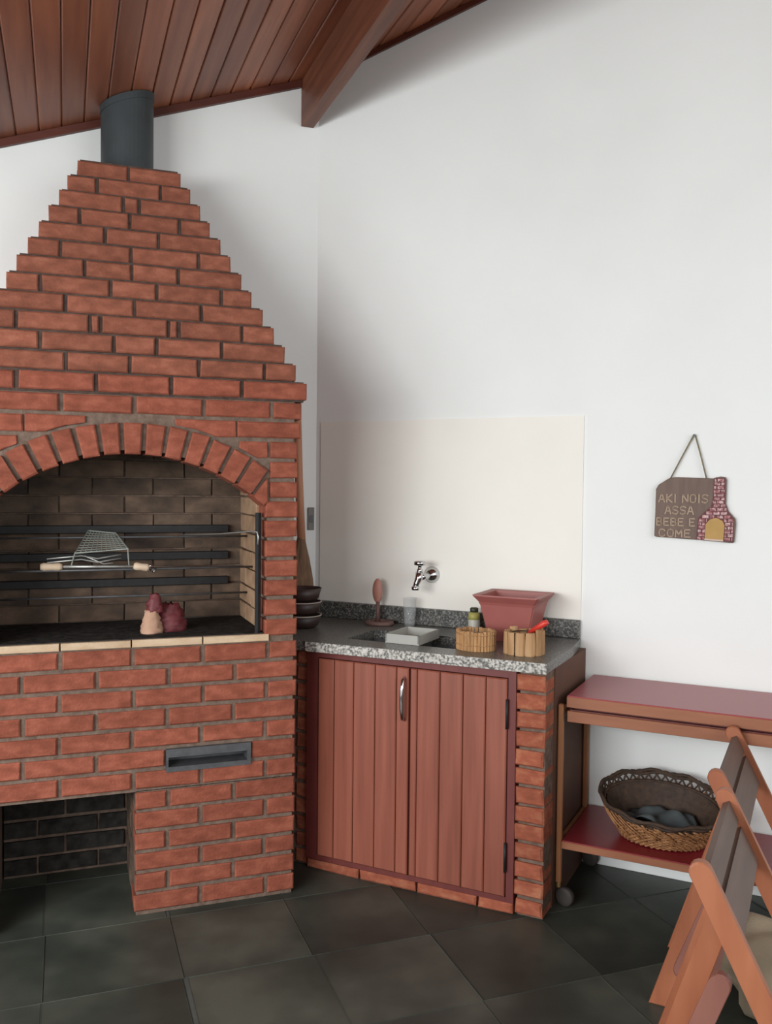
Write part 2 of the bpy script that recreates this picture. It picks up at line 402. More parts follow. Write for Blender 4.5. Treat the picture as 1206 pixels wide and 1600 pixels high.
for k, xs in hood.items():
    left = 2*XC-xs[-1]
    if k <= 13: left = XL if k == 12 else XL-0.024
    if xs[0]-left > 0.03: 
        xs = ([left] if xs[0]-left < 0.24 else [left, xs[0]-0.215])+xs
    row(xs, hz(k), hy(k), gap=0.0115 if k > 13 else 0.0135, hb=HB+0.0012, material='brickhood' if k > 13 else 'brick')
    hood[k] = (xs[0], xs[-1])
# arch of bricks on end
def arcpoly(a0, a1, r0, r1):
    return [(AX+r0*math.sin(a0), AZ+r0*math.cos(a0)), (AX+r0*math.sin(a1), AZ+r0*math.cos(a1)), (AX+r1*math.sin(a1), AZ+r1*math.cos(a1)), (AX+r1*math.sin(a0), AZ+r1*math.cos(a0))]
for i in range(-7, 8):
    c = i*0.1005; hw = 0.0395
    pg = arcpoly(c-hw, c+hw, RI, RO-random.uniform(0, .004))
    pg = clip(pg, 1, 0, 0.629); pg = clip(pg, -1, 0, 0.229)
    if len(pg) > 2: brick(pg, D-0.004, D+0.11, name='arch_brick')
# ledge tiles
xs = [-0.231, -0.015, 0.196, 0.419, 0.637]
for a, b in zip(xs, xs[1:]):
    obj('ledge_tile', PR(rect(a+0.002, b-0.002, 0.8615, 0.884), D-0.002, D+0.11, ch=0.002, jit=0.0008), M['ledge'], bbq)['label'] = 'cream firebrick tile along the ledge'
# mortar body
mb = bmesh.new(); F = D+0.009; BK = YL-0.006
box(mb, XL+.006, -.205, F, BK, 0, 0.40); box(mb, .212, .719, F, BK, 0, 0.40)
for q in ((XL+.006, .3055, F, BK, .398, .862), (.572, .719, F, BK, .398, .862), (.3055, .572, F, BK, .398, .4575), (.3055, .572, F, BK, .5265, .862), (.3055, .572, D+.075, BK, .4575, .5265)):
    box(mb, *q)
box(mb, -.2, .21, 3.295, BK, 0, 0.40)
box(mb, XL+.006, -.226, F, BK, 0.862, 1.32); box(mb, .630, .719, F, BK, 0.862, 1.32)
box(mb, -.23, .63, 3.296, BK, 0.862, 1.66)
N = 28
for i in range(N):
    a = XL+.006+(0.719-XL-.006)*i/N; b = XL+.006+(0.719-XL-.006)*(i+1)/N
    def zi(x):
        q = RI*RI-(x-AX)**2
        return max(AZ+math.sqrt(q)+0.012, 1.31) if abs(x-AX) < 0.43 else 1.31
    prism(mb, [(a, zi(a)), (b, zi(b)), (b, 1.66), (a, 1.66)], F, D+0.1)
box(mb, XL+.006, -.226, D+.1, BK, 1.3, 1.66); box(mb, .63, .719, D+.1, BK, 1.3, 1.66)
obj('mortar', mb, M['mortar'], bbq)
mb = bmesh.new()
for k in range(12, 26):
    l, r_ = hood[k]
    if k == 12: continue
    zb = hz(k)-0.0335; 
    box(mb, l+.009, r_-.009, hy(k)+.009, BK, zb, zb+0.0665)
obj('hood_mortar', mb, M['mortardark'], bbq)
# bricks of the returning sides of body and hood, joined (never in the photograph's view)
sb = bmesh.new()
for side in (0, 1):
    for k in range(-12, 26):
        zc = hz(k) if k > 0 else 0.829+0.0657*k
        xe = (hood[k][side] if k >= 12 else (XL, XR)[side]); y = (hy(k) if k > 12 else D)+0.102
        n = 3
        for j in range(n):
            y0 = y+(BK-y)*j/n+0.005; y1 = y+(BK-y)*(j+1)/n-0.005
            s_ = 1 if side else -1
            box(sb, min(xe, xe-s_*0.05), max(xe, xe-s_*0.05), y0, y1, zc-HB/2, zc+HB/2)
so = obj('side_bricks', sb, M['brick'], bbq); so['kind'] = 'stuff'
# fire chamber lining
for k in range(0, 12):
    zc = 0.918+0.064*k
    xs = [-.228, -.12, .09, .30, .51, .628] if k % 2 else [-.228, -.02, .2, .41, .628]
    row(xs, zc, 3.284, gap=0.005, hb=0.059, d1=3.3, material='soot', ch=0.002)
rx = lambda a, b, d: (d, a, b)
lx = lambda a, b, d: (-0.612+0.4-d+0.0, a, b)
for k in range(0, 10):
    zc = 0.918+0.064*k
    ys = [D+.112, D+.2, 3.283] if k % 2 else [D+.112, D+.3, 3.283]
    for a, b in zip(ys, ys[1:]):
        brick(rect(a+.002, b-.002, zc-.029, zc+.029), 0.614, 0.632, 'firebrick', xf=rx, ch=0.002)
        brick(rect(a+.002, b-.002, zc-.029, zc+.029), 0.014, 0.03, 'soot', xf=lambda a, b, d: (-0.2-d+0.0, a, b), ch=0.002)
obj('grill_bed', BX(-.228, .628, D+.014, 3.284, .86, .887), M['ash'], bbq)['label'] = 'black ash bed of the fire chamber'
for zc in (1.215, 1.118, 1.025):
    obj('flat_bar', BX(-.21, .567, 3.262, 3.284, zc-.014, zc+.014, bev=.002), M['iron'], bbq)['label'] = 'flat black iron bar on the sooty back wall'
for zc, y in ((1.194, 3.14), (1.092, 3.05), (0.992, 3.14)):
    obj('grill_rod', TB([(-.213, y, zc), (.613, y, zc)], 0.0038, 6), M['steelgrey'], bbq, True)['label'] = 'thin grey rod across the fire chamber'
ib = bmesh.new(); box(ib, .596, .6, D+.012, D+.036, .887, 1.285); box(ib, .6, .614, D+.032, D+.036, .887, 1.285); box(ib, .59, .6, D+.01, D+.014, .887, 1.285)
obj('skewer_post', ib, M['iron'], bbq)['label'] = 'upright black angle iron at the right jamb'
# wood store below
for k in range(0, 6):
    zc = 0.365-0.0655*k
    row([-.2, -.09, .11, .208] if k % 2 else [-.2, -.0, .2], zc, 3.284, gap=0.008, d1=3.3, material='soot' if k < 2 else 'ash', ch=0.002)  # lower back-wall rows switch to the near-black material
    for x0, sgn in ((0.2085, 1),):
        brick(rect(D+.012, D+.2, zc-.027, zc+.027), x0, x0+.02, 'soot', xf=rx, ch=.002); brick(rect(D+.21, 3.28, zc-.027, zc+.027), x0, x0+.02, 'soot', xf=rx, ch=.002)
# ash vent
va = bmesh.new(); x0, x1, z0, z1 = .3035, .576, .4555, .5285
for q in ((x0, x1, z1-.026, z1), (x0, x1, z0, z0+.016), (x0, x0+.007, z0+.0162, z1-.0262), (x1-.012, x1, z0+.0162, z1-.0262)):
    box(va, q[0], q[1], D-.006, D+.068, q[2], q[3])
for q in ((x0+.002, x1-.002, D+.07, D+.074, z0+.002, z1-.002),): box(va, *q)
obj('ash_vent', va, M['steelgrey'], bbq)['label'] = 'dark grey steel slot vent in the lower brickwork'
# flue
fl = bmesh.new(); lathe(fl, [(0.0945, 2.508), (0.0945, 2.815)], (0.2195, 3.468, 0), 40)
lathe(fl, [(0.0975, 2.79), (0.0975, 2.812)], (0.2195, 3.468, 0), 40)
for v in fl.verts:
    if v.co.z > 2.78: v.co.z = roof(v.co.x, v.co.y)-(0.002 if v.co.z > 2.8 else 0.028)
obj('flue_pipe', fl, M['flue'], bbq, False)['label'] = 'dark grey round flue pipe rising to the ceiling'

# things in the fire chamber
sk = thing('skewer', 'thin bright metal skewer with hooked end on the black upright iron', 'skewer', (0.591, D+.03, 1.2))
obj('shaft', TB([(.393, 3.2, 1.1965), (.5, 3.04, 1.208), (.583, D+.006, 1.225), (.593, D-.006, 1.222), (.596, D-.008, 1.205), (.594, D-.008, 1.182)], 0.0026, 6), M['rod'], sk, True)
gt = thing('grill_basket', 'folding wire grill basket with two pale wooden handles lying on a rod', 'grill basket', (0.1, 3.1, 1.085))
gb = bmesh.new()
tube(gb, [(-.01, 3.05, 1.105), (.22, 3.05, 1.101)], .0055, 8)
obj('bar', gb, M['rod'], gt, True)
gb = bmesh.new()
for dz in (0, .012):
    tube(gb, [(-.055, 3.04, 1.12+dz), (.05, 3.05, 1.128+dz), (.10, 3.045, 1.118+dz), (.175, 3.05, 1.13+dz)], .0026, 6)
tube(gb, [(.06, 3.045, 1.14), (.12, 3.045, 1.112), (.15, 3.045, 1.115)], .0022, 6)
obj('clamp_wire', gb, M['rod'], gt, True)
gb = bmesh.new()
quad = [(.03, 3.03, 1.15), (.195, 3.03, 1.162), (.165, 3.17, 1.205), (.075, 3.17, 1.215)]
tube(gb, quad, .003, 6, closed=True)
def lerp(a, b, t): return tuple(a[i]+(b[i]-a[i])*t for i in range(3))
for i in range(1, 10): tube(gb, [lerp(quad[0], quad[1], i/10), lerp(quad[3], quad[2], i/10)], .0016, 5)
for i in range(1, 9): tube(gb, [lerp(quad[0], quad[3], i/9), lerp(quad[1], quad[2], i/9)], .0016, 5)
tube(gb, [(.03, 3.03, 1.15), (.02, 3.05, 1.11)], .0025, 6); tube(gb, [(.195, 3.03, 1.162), (.2, 3.05, 1.105)], .0025, 6)
obj('wire_grid', gb, M['meshgrey'], gt)
for name_, a, b in (('handle', (-.075, 3.05, 1.106), (-.008, 3.05, 1.105)), ('handle', (.215, 3.05, 1.103), (.265, 3.045, 1.096))):
    A, B = Vector(a), Vector(b)
    obj('handle', TB([A, A+(B-A)*.15, A+(B-A)*.5, A+(B-A)*.85, B], .013, 12, rr=[.009, .0135, .012, .0135, .009]), M['creamwood'], gt, True)
gb = bmesh.new()
for i in range(3):
    c_ = Vector((.27+i*.006, 3.045, 1.096-i*.004)); tube(gb, [c_+Vector((.006*math.cos(t), 0.004*math.sin(t), .007*math.sin(t+i))) for t in [2*PI*j/8 for j in range(8)]], .0016, 5, closed=True)
obj('chain', gb, M['chrome'], gt)
# paper bag of charcoal lighter
pb = thing('paper_bag', 'small crumpled red and cream paper bag on the ash bed', 'bag', (.31, 3.0, .887))
def crumple(cx, cy, z0, rx_, ry_, h, seed, tw=0.0, seg=14, rings=8, top=0.45, amp=0.18):
    rnd = random.Random(seed); bm = bmesh.new(); R = []
    for i in range(rings):
        t = i/(rings-1); rad = (1-(1-top)*t**1.5)
        R.append([bm.verts.new((cx+rx_*rad*math.cos(2*PI*k/seg+tw*t)*(1+rnd.uniform(-amp, amp)), cy+ry_*rad*math.sin(2*PI*k/seg+tw*t)*(1+rnd.uniform(-amp, amp)), z0+h*t+(rnd.uniform(-.1, .1)*h/2 if 0 < i else 0))) for k in range(seg)])
    for r0, r1 in zip(R, R[1:]):
        for k in range(seg): bm.faces.new((r0[k], r0[(k+1) % seg], r1[(k+1) % seg], r1[k]))
    bm.faces.new(R[0][::-1]); bm.faces.new(R[-1])
    return bm
obj('bag_front', crumple(.268, 2.985, .887, .034, .028, .075, 3, top=.6, seg=22, rings=12), M['paper'], pb, True)['label'] = 'cream lower front of the bag'
obj('bag_back', crumple(.325, 3.035, .887, .062, .045, .09, 5, top=.5, seg=22, rings=12), M['redpaper'], pb, True)['label'] = 'dark red body of the bag'
obj('bag_top', crumple(.278, 2.99, .955, .028, .024, .06, 9, top=.45, amp=.22, seg=20, rings=10), M['redpaper'], pb, True)['label'] = 'red twisted top of the bag'

# ------------------------------------------------------------------ sink cabinet (frame of the right wall: s, n, z)
FO = 2.7086
cab = thing('sink_cabinet', 'red wooden two-door cabinet with a brick pillar under the granite worktop', 'cabinet', (-1.25, FO, 0), True)
def cb(name, pts, d0, d1, mt, parent=cab, ch=0.0, **k): return obj(name, PR(pts, d0, d1, ch=ch, **k), M[mt], parent)
zc = 0.0; nb = 13; pit = 0.787/nb
for k in range(nb):
    z0 = k*pit+0.004; z1 = z0+pit-0.011
    a, b = -0.866+random.uniform(-.006, .003), -0.773+random.uniform(-.004, .003)
    cb('brick', rect(a, b, z0, z1), FO+random.uniform(-.002, .002), FO+.1, 'brickold', ch=.006, jit=.0025)
for k in range(nb):
    z0 = k*pit+0.004; z1 = z0+pit-0.011
    cb('brick', rect(-1.70, -1.647+random.uniform(-.004, .003), z0, z1), FO+.012, FO+.1, 'brickold', ch=.005, jit=.002)
mb = bmesh.new()
box(mb, -.858, -.7735, FO+.012, WN-.004, 0, .7905); box(mb, -1.72, -1.655, FO+.02, FO+.1, 0, .79)
box(mb, -1.7, -.85, FO+.03, FO+.1, 0, .035)
obj('mortar', mb, M['mortar'], cab)
cb('side_panel', rect(FO+.103, WN-.004, 0.0, .7905), -.7695, -.7740, 'brownpanel', xf=lambda a, b, d: (d, a, b))['label'] = 'dark brown side of the cabinet'
# brick plinth, laid flat
xs = [-1.645, -1.43, -1.21, -.99, -.866]
for a, b in zip(xs, xs[1:]):
    cb('plinth_brick', rect(a+.004, b-.004, 0.0, .034+random.uniform(-.003, .002)), FO+random.uniform(-.008, -.002), FO+.1, 'brickold', ch=.006, jit=.002)
# frame
fr = bmesh.new(); y0, y1 = FO-.002, FO+.04
box(fr, -1.648, -1.602, y0, y1, .035, .7905); box(fr, -.893, -.868, y0, y1, .035, .7905)
box(fr, -1.6018, -.8932, y0, y1, .766, .7905); box(fr, -1.6018, -.8932, y0, y1, .035, .052)
obj('frame', fr, M['frame'], cab)
cb('back_board', rect(-1.64, -.87, .03, .79), FO+.06, FO+.064, 'frame')
def door(x0, x1, joints, nm):
    d = obj('door', BX(x0, x1, FO+.004, FO+.02, .055, .763), M['frame'], cab)
    xs = [x0]+joints+[x1]
    for a, b in zip(xs, xs[1:]):
        obj('board', PR(rect(a+.0012, b-.0012, .055, .763), FO-.010, FO+.004, ch=.0035), M['door'], d)
    return d
dl = door(-1.598, -1.2425, [-1.533, -1.455, -1.371, -1.289], 'left')
dr = door(-1.2375, -.895, [-1.212, -1.129, -1.047, -.968], 'right')
hb_ = bmesh.new()
tube(hb_, [(-1.257, FO-.01, .585), (-1.257, FO-.026, .592), (-1.257, FO-.033, .62), (-1.257, FO-.035, .658), (-1.257, FO-.033, .696), (-1.257, FO-.026, .724), (-1.257, FO-.01, .731)], .006, 10, rr=[.005, .006, .007, .0075, .007, .006, .005])
obj('handle', hb_, M['chrome'], dl, True)['label'] = 'chrome bow handle'
for z0 in (.603, .137):
    h_ = bmesh.new(); tube(h_, [(-.8945, FO-.011, z0), (-.8945, FO-.011, z0+.095)], .0045, 8)
    obj('hinge', h_, M['iron'], dr, True)['label'] = 'dark iron hinge'
# worktop with two sink bowls
CTZ0, CTZ = .7915, .825
def xy2sn(x, y): return (x*UX+y*UY, x*NX+y*NY)
top = thing('worktop', 'grey granite worktop with two sunk bowls and upstand along the wall', 'worktop', (-1.25, FO, CTZ0), True)
S0, S1, N0, N1 = -1.535, -1.085, 2.793, 3.015
lA = xy2sn(0.737, 0); 
def s_at(n): return (0.737-NX*n)/UX          # s where the slab meets the barbecue's side
cor = xy2sn(CX-.004, YL-.005); bb = xy2sn(.737, YL-.005)
def front_n(s): return 2.668+(FO-0.006-2.668)*(s+1.64)/(1.64-.769)
slab = bmesh.new()
E_ = -.768
pieces = [[(S0, front_n(S0)), (E_, front_n(E_)), (E_, N0), (S0, N0)],
          [(S1, N0), (E_, N0), (E_, N1), (S1, N1)],
          [(S0, N1), (E_, N1), (-.79, WN-.003), (S0, WN-.003)],
          [(S0, front_n(S0)), (S0, WN-.003), (cor[0]+.01, WN-.003), cor, bb, (s_at(front_n(-1.73)), front_n(-1.73))]]
for p in pieces: prism(slab, p, CTZ0+.001, CTZ, xf=lambda a, b, d: (a, b, d))
obj('slab', slab, M['granite'], top)
fe = bmesh.new()
n_ = 40; ring = []
for i in range(n_+1):
    s = -1.63+(1.63+E_)*i/n_
    ring.append([fe.verts.new((s, front_n(s)-.004-random.uniform(0, .0035)*(1 if kk in (1, 2) else 0), z)) for kk, z in enumerate((CTZ0, CTZ0+.011, CTZ0+.023, CTZ-.0005))]+[fe.verts.new((s, front_n(s)+.001, CTZ-.0005)), fe.verts.new((s, front_n(s)+.001, CTZ0))])
for a, b in zip(ring, ring[1:]):
    for k in range(6): fe.faces.new((a[k], b[k], b[(k+1) % 6], a[(k+1) % 6]))
fe.faces.new(ring[0]); fe.faces.new(ring[-1][::-1])
obj('front_edge', fe, M['graniteface'], top)['label'] = 'pale rough-cut front edge of the granite'
SPL = thing
us = bmesh.new(); box(us, -1.90, -.79, WN-.022, WN-.002, CTZ+.0005, .892, bev=.002)
obj('upstand', us, M['granite'], top)
MID0, MID1 = -1.325, -1.295
for a, b in ((S0, MID0), (MID1, S1)):
    bm = bmesh.new(); t_ = .003; zb = .68
    box(bm, a-t_, b+t_, N0-t_, N1+t_, zb-t_, zb)
    box(bm, a-t_, a, N0-t_, N1+t_, zb, CTZ0); box(bm, b, b+t_, N0-t_, N1+t_, zb, CTZ0)
    box(bm, a, b, N0-t_, N0, zb, CTZ0); box(bm, a, b, N1, N1+t_, zb, CTZ0)
    obj('sink_bowl', bm, M['sink'], top)
obj('divider', BX(MID0, MID1, N0, N1, CTZ0, CTZ-.002), M['granite'], top)
# cream panel on the wall
struct(obj('trim_3', BX(0, 1.112, -.004, 0, .893, 1.642), M['cream']))
o = bpy.data.objects['trim_3']; o.location = sn(-1.902, WN-.0005); o.rotation_euler = (0, 0, ROTW)

# ------------------------------------------------------------------ faucet
fa = thing('wall_faucet', 'chrome wall tap with round knob above the sink', 'tap', (-1.378, WN-.004, 1.028), True)
f_ = bmesh.new(); lathe(f_, [(.033, 0), (.033, .004), (.024, .014), (.014, .03)], (-1.385, WN-.005, 1.028), 24, axis=(0, -1, 0))
obj('flange', f_, M['chrome'], fa, True)
yy = WN-.105
f_ = bmesh.new(); tube(f_, [(-1.385, WN-.02, 1.028), (-1.388, WN-.06, 1.026), (-1.395, yy, 1.025)], .013, 14, rr=[.016, .012, .012])
tube(f_, [(-1.395, yy, 1.045), (-1.398, yy, 1.02), (-1.405, yy-.006, 1.0), (-1.408, yy-.008, .988)], .012, 14, rr=[.015, .015, .0115, .011])
lathe(f_, [(.014, 0), (.0155, .004), (.0155, .012), (.012, .016)], (-1.408, yy-.008, .976), 18)
obj('spout', f_, M['chrome'], fa, True)
f_ = bmesh.new(); lathe(f_, [(.011, 0), (.011, .012), (.008, .016), (.007, .03)], (-1.394, yy, 1.043), 16)
lathe(f_, [(.012, 0), (.023, .003), (.024, .012), (.021, .017), (.008, .019)], (-1.394, yy, 1.071), 8)
obj('knob', f_, M['chrome'], fa, True)

# ------------------------------------------------------------------ things on the worktop
Z = CTZ+.0005
tr = thing('soap_tray', 'small shallow grey plastic tray across the sink divider', 'tray', (-1.31, 2.87, Z), True)
ty = bmesh.new(); a, b, c_, d_ = -1.375, -1.245, 2.785, 2.965; zt = .858
box(ty, a, b, c_, d_, CTZ+.0008, CTZ+.005)
for q in ((a, b, c_, c_+.006), (a, b, d_-.006, d_), (a, a+.006, c_, d_), (b-.006, b, c_, d_)): box(ty, *q, CTZ+.005, zt)
obj('shell', ty, M['greyplast'], tr)
gl = thing('glass_tumbler', 'clear tall glass tumbler upright beside the sink under the tap', 'glass', (-1.454, 3.167, Z), True)
obj('body', LT([(.018, 0), (.0215, .006), (.0275, .112), (.0265, .112), (.0205, .012), (.001, .011)], (-1.454, 3.16, Z), 28), M['glass'], gl, True)
mi = thing('napkin_stand', 'small pinkish wooden stand with oval upright on a flat ring base', 'napkin holder', (-1.59, 3.165, Z), True)
obj('base', LT([(.058, 0), (.062, .006), (.058, .016), (.04, .016), (.038, .008), (.02, .007)], (-1.575, 3.135, Z), 28, sy=.75), M['basewood'], mi, True)
obj('stem', TB([(-1.59, 3.15, Z+.007), (-1.59, 3.15, Z+.09)], .008, 10), M['basewood'], mi, True)
obj('oval', LT([(.006, -.0065), (.046, -.0065), (.05, 0), (.046, .0065), (.006, .0065)], (-1.592, 3.15, Z+.132), 28, axis=(0, -1, 0), sx=.42), M['pinkwood'], mi, True)
# stick baskets
k1 = thing('stick_basket', 'small basket of thin upright sticks at the sink edge', 'basket', (-1.05, 2.815, Z), True)
for i in range(34):
    a = 2*PI*i/34; R_ = .063
    x, y = -1.052+R_*math.cos(a), 2.83+R_*.86*math.sin(a)
    obj('stick', TB([(x, y, Z), (x+random.uniform(-.003, .003), y, Z+.066+random.uniform(-.003, .002))], .0062, 6), M['stick'], k1)
bm = bmesh.new(); lathe(bm, [(.05, 0.001), (.05, .012)], (-1.052, 2.83, Z), 20, sy=.86)
obj('bottom', bm, M['wickerdark'], k1)
bm = bmesh.new()
for hh in (.02, .055): tube(bm, [(-1.052+.0694*math.cos(2*PI*j/32), 2.83+.0606*math.sin(2*PI*j/32), Z+hh) for j in range(32)], .0018, 5, closed=True)
obj('binding', bm, M['stick'], k1, True)
k2 = thing('bark_basket', 'small pot of broad wood pieces beside the planter holding a red scoop', 'basket', (-.885, 2.83, Z), True)
nn = 11
for i in range(nn):
    a = 2*PI*(i+.35)/nn; R_ = .060; cx_, cy_ = -.884+R_*math.cos(a), 2.835+R_*.92*math.sin(a)
    hgt = .08+random.uniform(-.008, .006)
    bm = bmesh.new(); ww = random.uniform(.015, .0185)
    lathe(bm, [(ww*.95, 0), (ww, .01), (ww*.97, hgt*.6), (ww*.9, hgt)], (0, 0, 0), 8, sy=.55)
    bmesh.ops.rotate(bm, verts=bm.verts, matrix=Matrix.Rotation(a+PI/2, 3, 'Z')); bmesh.ops.translate(bm, verts=bm.verts, vec=(cx_, cy_, Z))
    obj('wood_piece', bm, M['bark'], k2)
obj('bottom', LT([(.045, .001), (.045, .012)], (-.884, 2.835, Z), 20), M['wickerdark'], k2)
bm = bmesh.new(); lathe(bm, [(.0435, .066), (.0435, .07), (.0405, .07)], (-.884, 2.835, Z), 24, cap0=False, cap1=False)
obj('inner_rim', bm, M['wickerdark'], k2)
sc_ = thing('red_scoop', 'bright red plastic handle sticking out of the wood-piece pot', 'scoop', (-.884, 2.835, Z+.015), True)
bm = bmesh.new()
tube(bm, [(-.905, 2.835, Z+.016), (-.875, 2.84, Z+.06), (-.855, 2.842, Z+.082)], .004, 8)
tube(bm, [(-.868, 2.841, Z+.07), (-.818, 2.845, Z+.104), (-.808, 2.845, Z+.110)], .01, 10, rr=[.007, .011, .008])
obj('handle', bm, M['redplast'], sc_, True)
# planter
pl = thing('planter', 'square terracotta-red plastic flowerpot with flared rim on the worktop', 'planter', (-1.0, 3.1, Z), True)
bm = bmesh.new()
def sq(cx_, cy_, hx, hy_, z): return [(cx_-hx, cy_-hy_, z), (cx_+hx, cy_-hy_, z), (cx_+hx, cy_+hy_, z), (cx_-hx, cy_+hy_, z)]
pcx, pcy = -.999, 3.075
levels = [sq(pcx, pcy, .072, .062, Z), sq(pcx, pcy, .1, .086, Z+.13), sq(pcx, pcy, .104, .09, Z+.14), sq(pcx, pcy, .121, .106, Z+.162), sq(pcx, pcy, .121, .106, Z+.167), sq(pcx, pcy, .1, .086, Z+.164), sq(pcx, pcy, .07, .06, Z+.012)]
R_ = [[bm.verts.new(p) for p in l] for l in levels]
for r0, r1 in zip(R_, R_[1:]):
    for i in range(4): bm.faces.new((r0[i], r0[(i+1) % 4], r1[(i+1) % 4], r1[i]))
bm.faces.new(R_[0][::-1]); bm.faces.new(R_[-1])
bmesh.ops.bevel(bm, geom=[e for e in bm.edges if abs(e.verts[0].co.z-e.verts[1].co.z) > .01], offset=.004, segments=2, affect='EDGES')
obj('pot', bm, M['planter'], pl)
bt = thing('bottle', 'small yellow-green bottle with dark cap half hidden behind the planter', 'bottle', (-1.19, 3.145, Z), True)
obj('body', LT([(.021, 0), (.022, .004), (.022, .05), (.02, .056)], (-1.178, 3.145, Z), 16), M['whiteplast'], bt, True)['label'] = 'pale lower body'
obj('shoulder', LT([(.0222, .05), (.0222, .066), (.016, .078)], (-1.178, 3.145, Z), 16), M['yellow'], bt, True)['label'] = 'yellow-green shoulder'
obj('cap', LT([(.016, .077), (.016, .092), (.012, .095)], (-1.178, 3.145, Z), 16), M['darkcap'], bt, True)['label'] = 'dark cap'
# bowls and brush in the corner behind the barbecue
BXc, BYc = .868, 3.33
zz = Z
for i, (lab) in enumerate(('dark brown bowl at the bottom of the stack in the worktop corner', 'dark brown bowl with pale rim in the middle of the corner stack', 'dark brown bowl on top of the stack in the worktop corner')):
    b_ = thing('bowl', lab, 'bowl', (BXc, BYc, zz), group='dark bowls stacked in the worktop corner')
    obj('shell', LT([(.05, 0), (.062, .01), (.074, .05), (.07, .05), (.058, .012), (.001, .008)], (BXc, BYc, zz), 28), M['bowldark'], b_, True)
    if i < 2: obj('rim', LT([(.0742, .0465), (.0752, .048), (.0752, .0505), (.071, .0505)], (BXc, BYc, zz), 28, cap0=False, cap1=False), M['rimlight'], b_, True)['label'] = 'pale rim'
    zz += .052
br = thing('hand_broom', 'small straw broom with pale wooden handle standing behind the barbecue', 'broom', (.88, 3.40, Z))
by = 3.475
obj('handle', TB([(.902, by+.01, 1.15), (.897, by+.04, 1.40), (.893, by+.055, 1.648), (.893, by+.055, 1.653)], .016, 14, rr=[.017, .0165, .016, .012]), M['peach'], br, True)
bm = bmesh.new(); rg = []
for z_, hw, hd in ((Z, .06, .022), (.9, .058, .026), (1.0, .048, .026), (1.08, .034, .022), (1.155, .018, .017), (1.17, .013, .013)):
    rg.append([bm.verts.new((.9+hw*math.cos(2*PI*k/18)*(1+random.uniform(-.06, .06)), by+(.01 if z_ > 1 else 0)+hd*math.sin(2*PI*k/18)*(1+random.uniform(-.06, .06)), z_)) for k in range(18)])
for r0, r1 in zip(rg, rg[1:]):
    for k in range(18): bm.faces.new((r0[k], r0[(k+1) % 18], r1[(k+1) % 18], r1[k]))
bm.faces.new(rg[0][::-1]); bm.faces.new(rg[-1])
obj('bristles', bm, M['straw'], br)
ws = thing('wall_plate', 'narrow grey switch plate on the left wall beside the broom handle', 'wall plate', (.98, YL, 1.24))
obj('plate', BX(.962, .99, YL-.008, YL-.001, 1.188, 1.283, bev=.0015), M['plate'], ws)
obj('switch', BX(.969, .983, YL-.011, YL-.008, 1.22, 1.25, bev=.001), M['steelgrey'], ws)

# ------------------------------------------------------------------ hanging sign
sg = thing('wall_sign', 'brown wooden sign with carved words and a little painted brick barbecue, hung by twine', 'sign', (-.4, WN, 1.2), True)
SY = WN-.018
outl = [(-.532, 1.213), (-.53, 1.293), (-.529, 1.376), (-.52, 1.392), (-.485, 1.415), (-.464, 1.419), (-.339, 1.415), (-.33, 1.419), (-.316, 1.422), (-.301, 1.419), (-.297, 1.41), (-.298, 1.329), (-.289, 1.303), (-.267, 1.278), (-.265, 1.262), (-.269, 1.201), (-.274, 1.196), (-.388, 1.203), (-.527, 1.209)]
obj('board', PR(outl, SY, WN-.003, ch=.002), M['signwood'], sg)
chim = [(-.336, 1.417), (-.301, 1.417), (-.3, 1.332), (-.29, 1.303), (-.27, 1.275), (-.272, 1.2), (-.391, 1.205), (-.386, 1.278), (-.365, 1.3), (-.345, 1.319), (-.339, 1.35)]
go_ = obj('painted_barbecue', PR(chim, SY-.002, SY+.001), M['signgrout'], sg)
doorp = [(-.363, 1.2065), (-.361, 1.258), (-.348, 1.274), (-.328, 1.281), (-.307, 1.271), (-.3, 1.256), (-.303, 1.203)]
obj('painted_opening', PR(doorp, SY-.0055, SY-.002), M['ochre'], sg)['label'] = 'ochre painted opening'
obj('painted_sill', PR([(-.364, 1.2035), (-.364, 1.209), (-.303, 1.206), (-.303, 1.2005)], SY-.0065, SY-.002), M['ochrelow'], sg)
def signbricks():
    def inside(poly, x, z):
        c = False
        for i in range(len(poly)):
            (x1, z1), (x2, z2) = poly[i], poly[i-1]
            if (z1 > z) != (z2 > z) and x < (x2-x1)*(z-z1)/(z2-z1)+x1: c = not c
        return c
    h_ = .0125
    z_ = 1.203; r_ = 0
    while z_ < 1.414:
        zm = z_+h_/2
        x = -.42+(.012 if r_ % 2 else 0)
        while x < -.25:
            a, b = x, x+.0215; segs = []
            n_ = 12; cur = None
            for i in range(n_+1):
                xx = a+(b-a)*i/n_
                ok = inside(chim, xx, zm-.004) and inside(chim, xx, zm+.004) and not (inside(doorp, xx, zm-.005) or inside(doorp, xx, zm+.005))
                if ok: cur = [xx, xx] if cur is None else [cur[0], xx]
                elif cur: segs.append(cur); cur = None
            if cur: segs.append(cur)
            for p, q in segs:
                if q-p > .004: obj('painted_brick', PR(rect(p+.0008, q-.0008, z_+.001, z_+h_-.0015), SY-.0048, SY-.002, ch=.0008), M['signbrick'], sg)
            x += .0235
        z_ += h_; r_ += 1
signbricks()
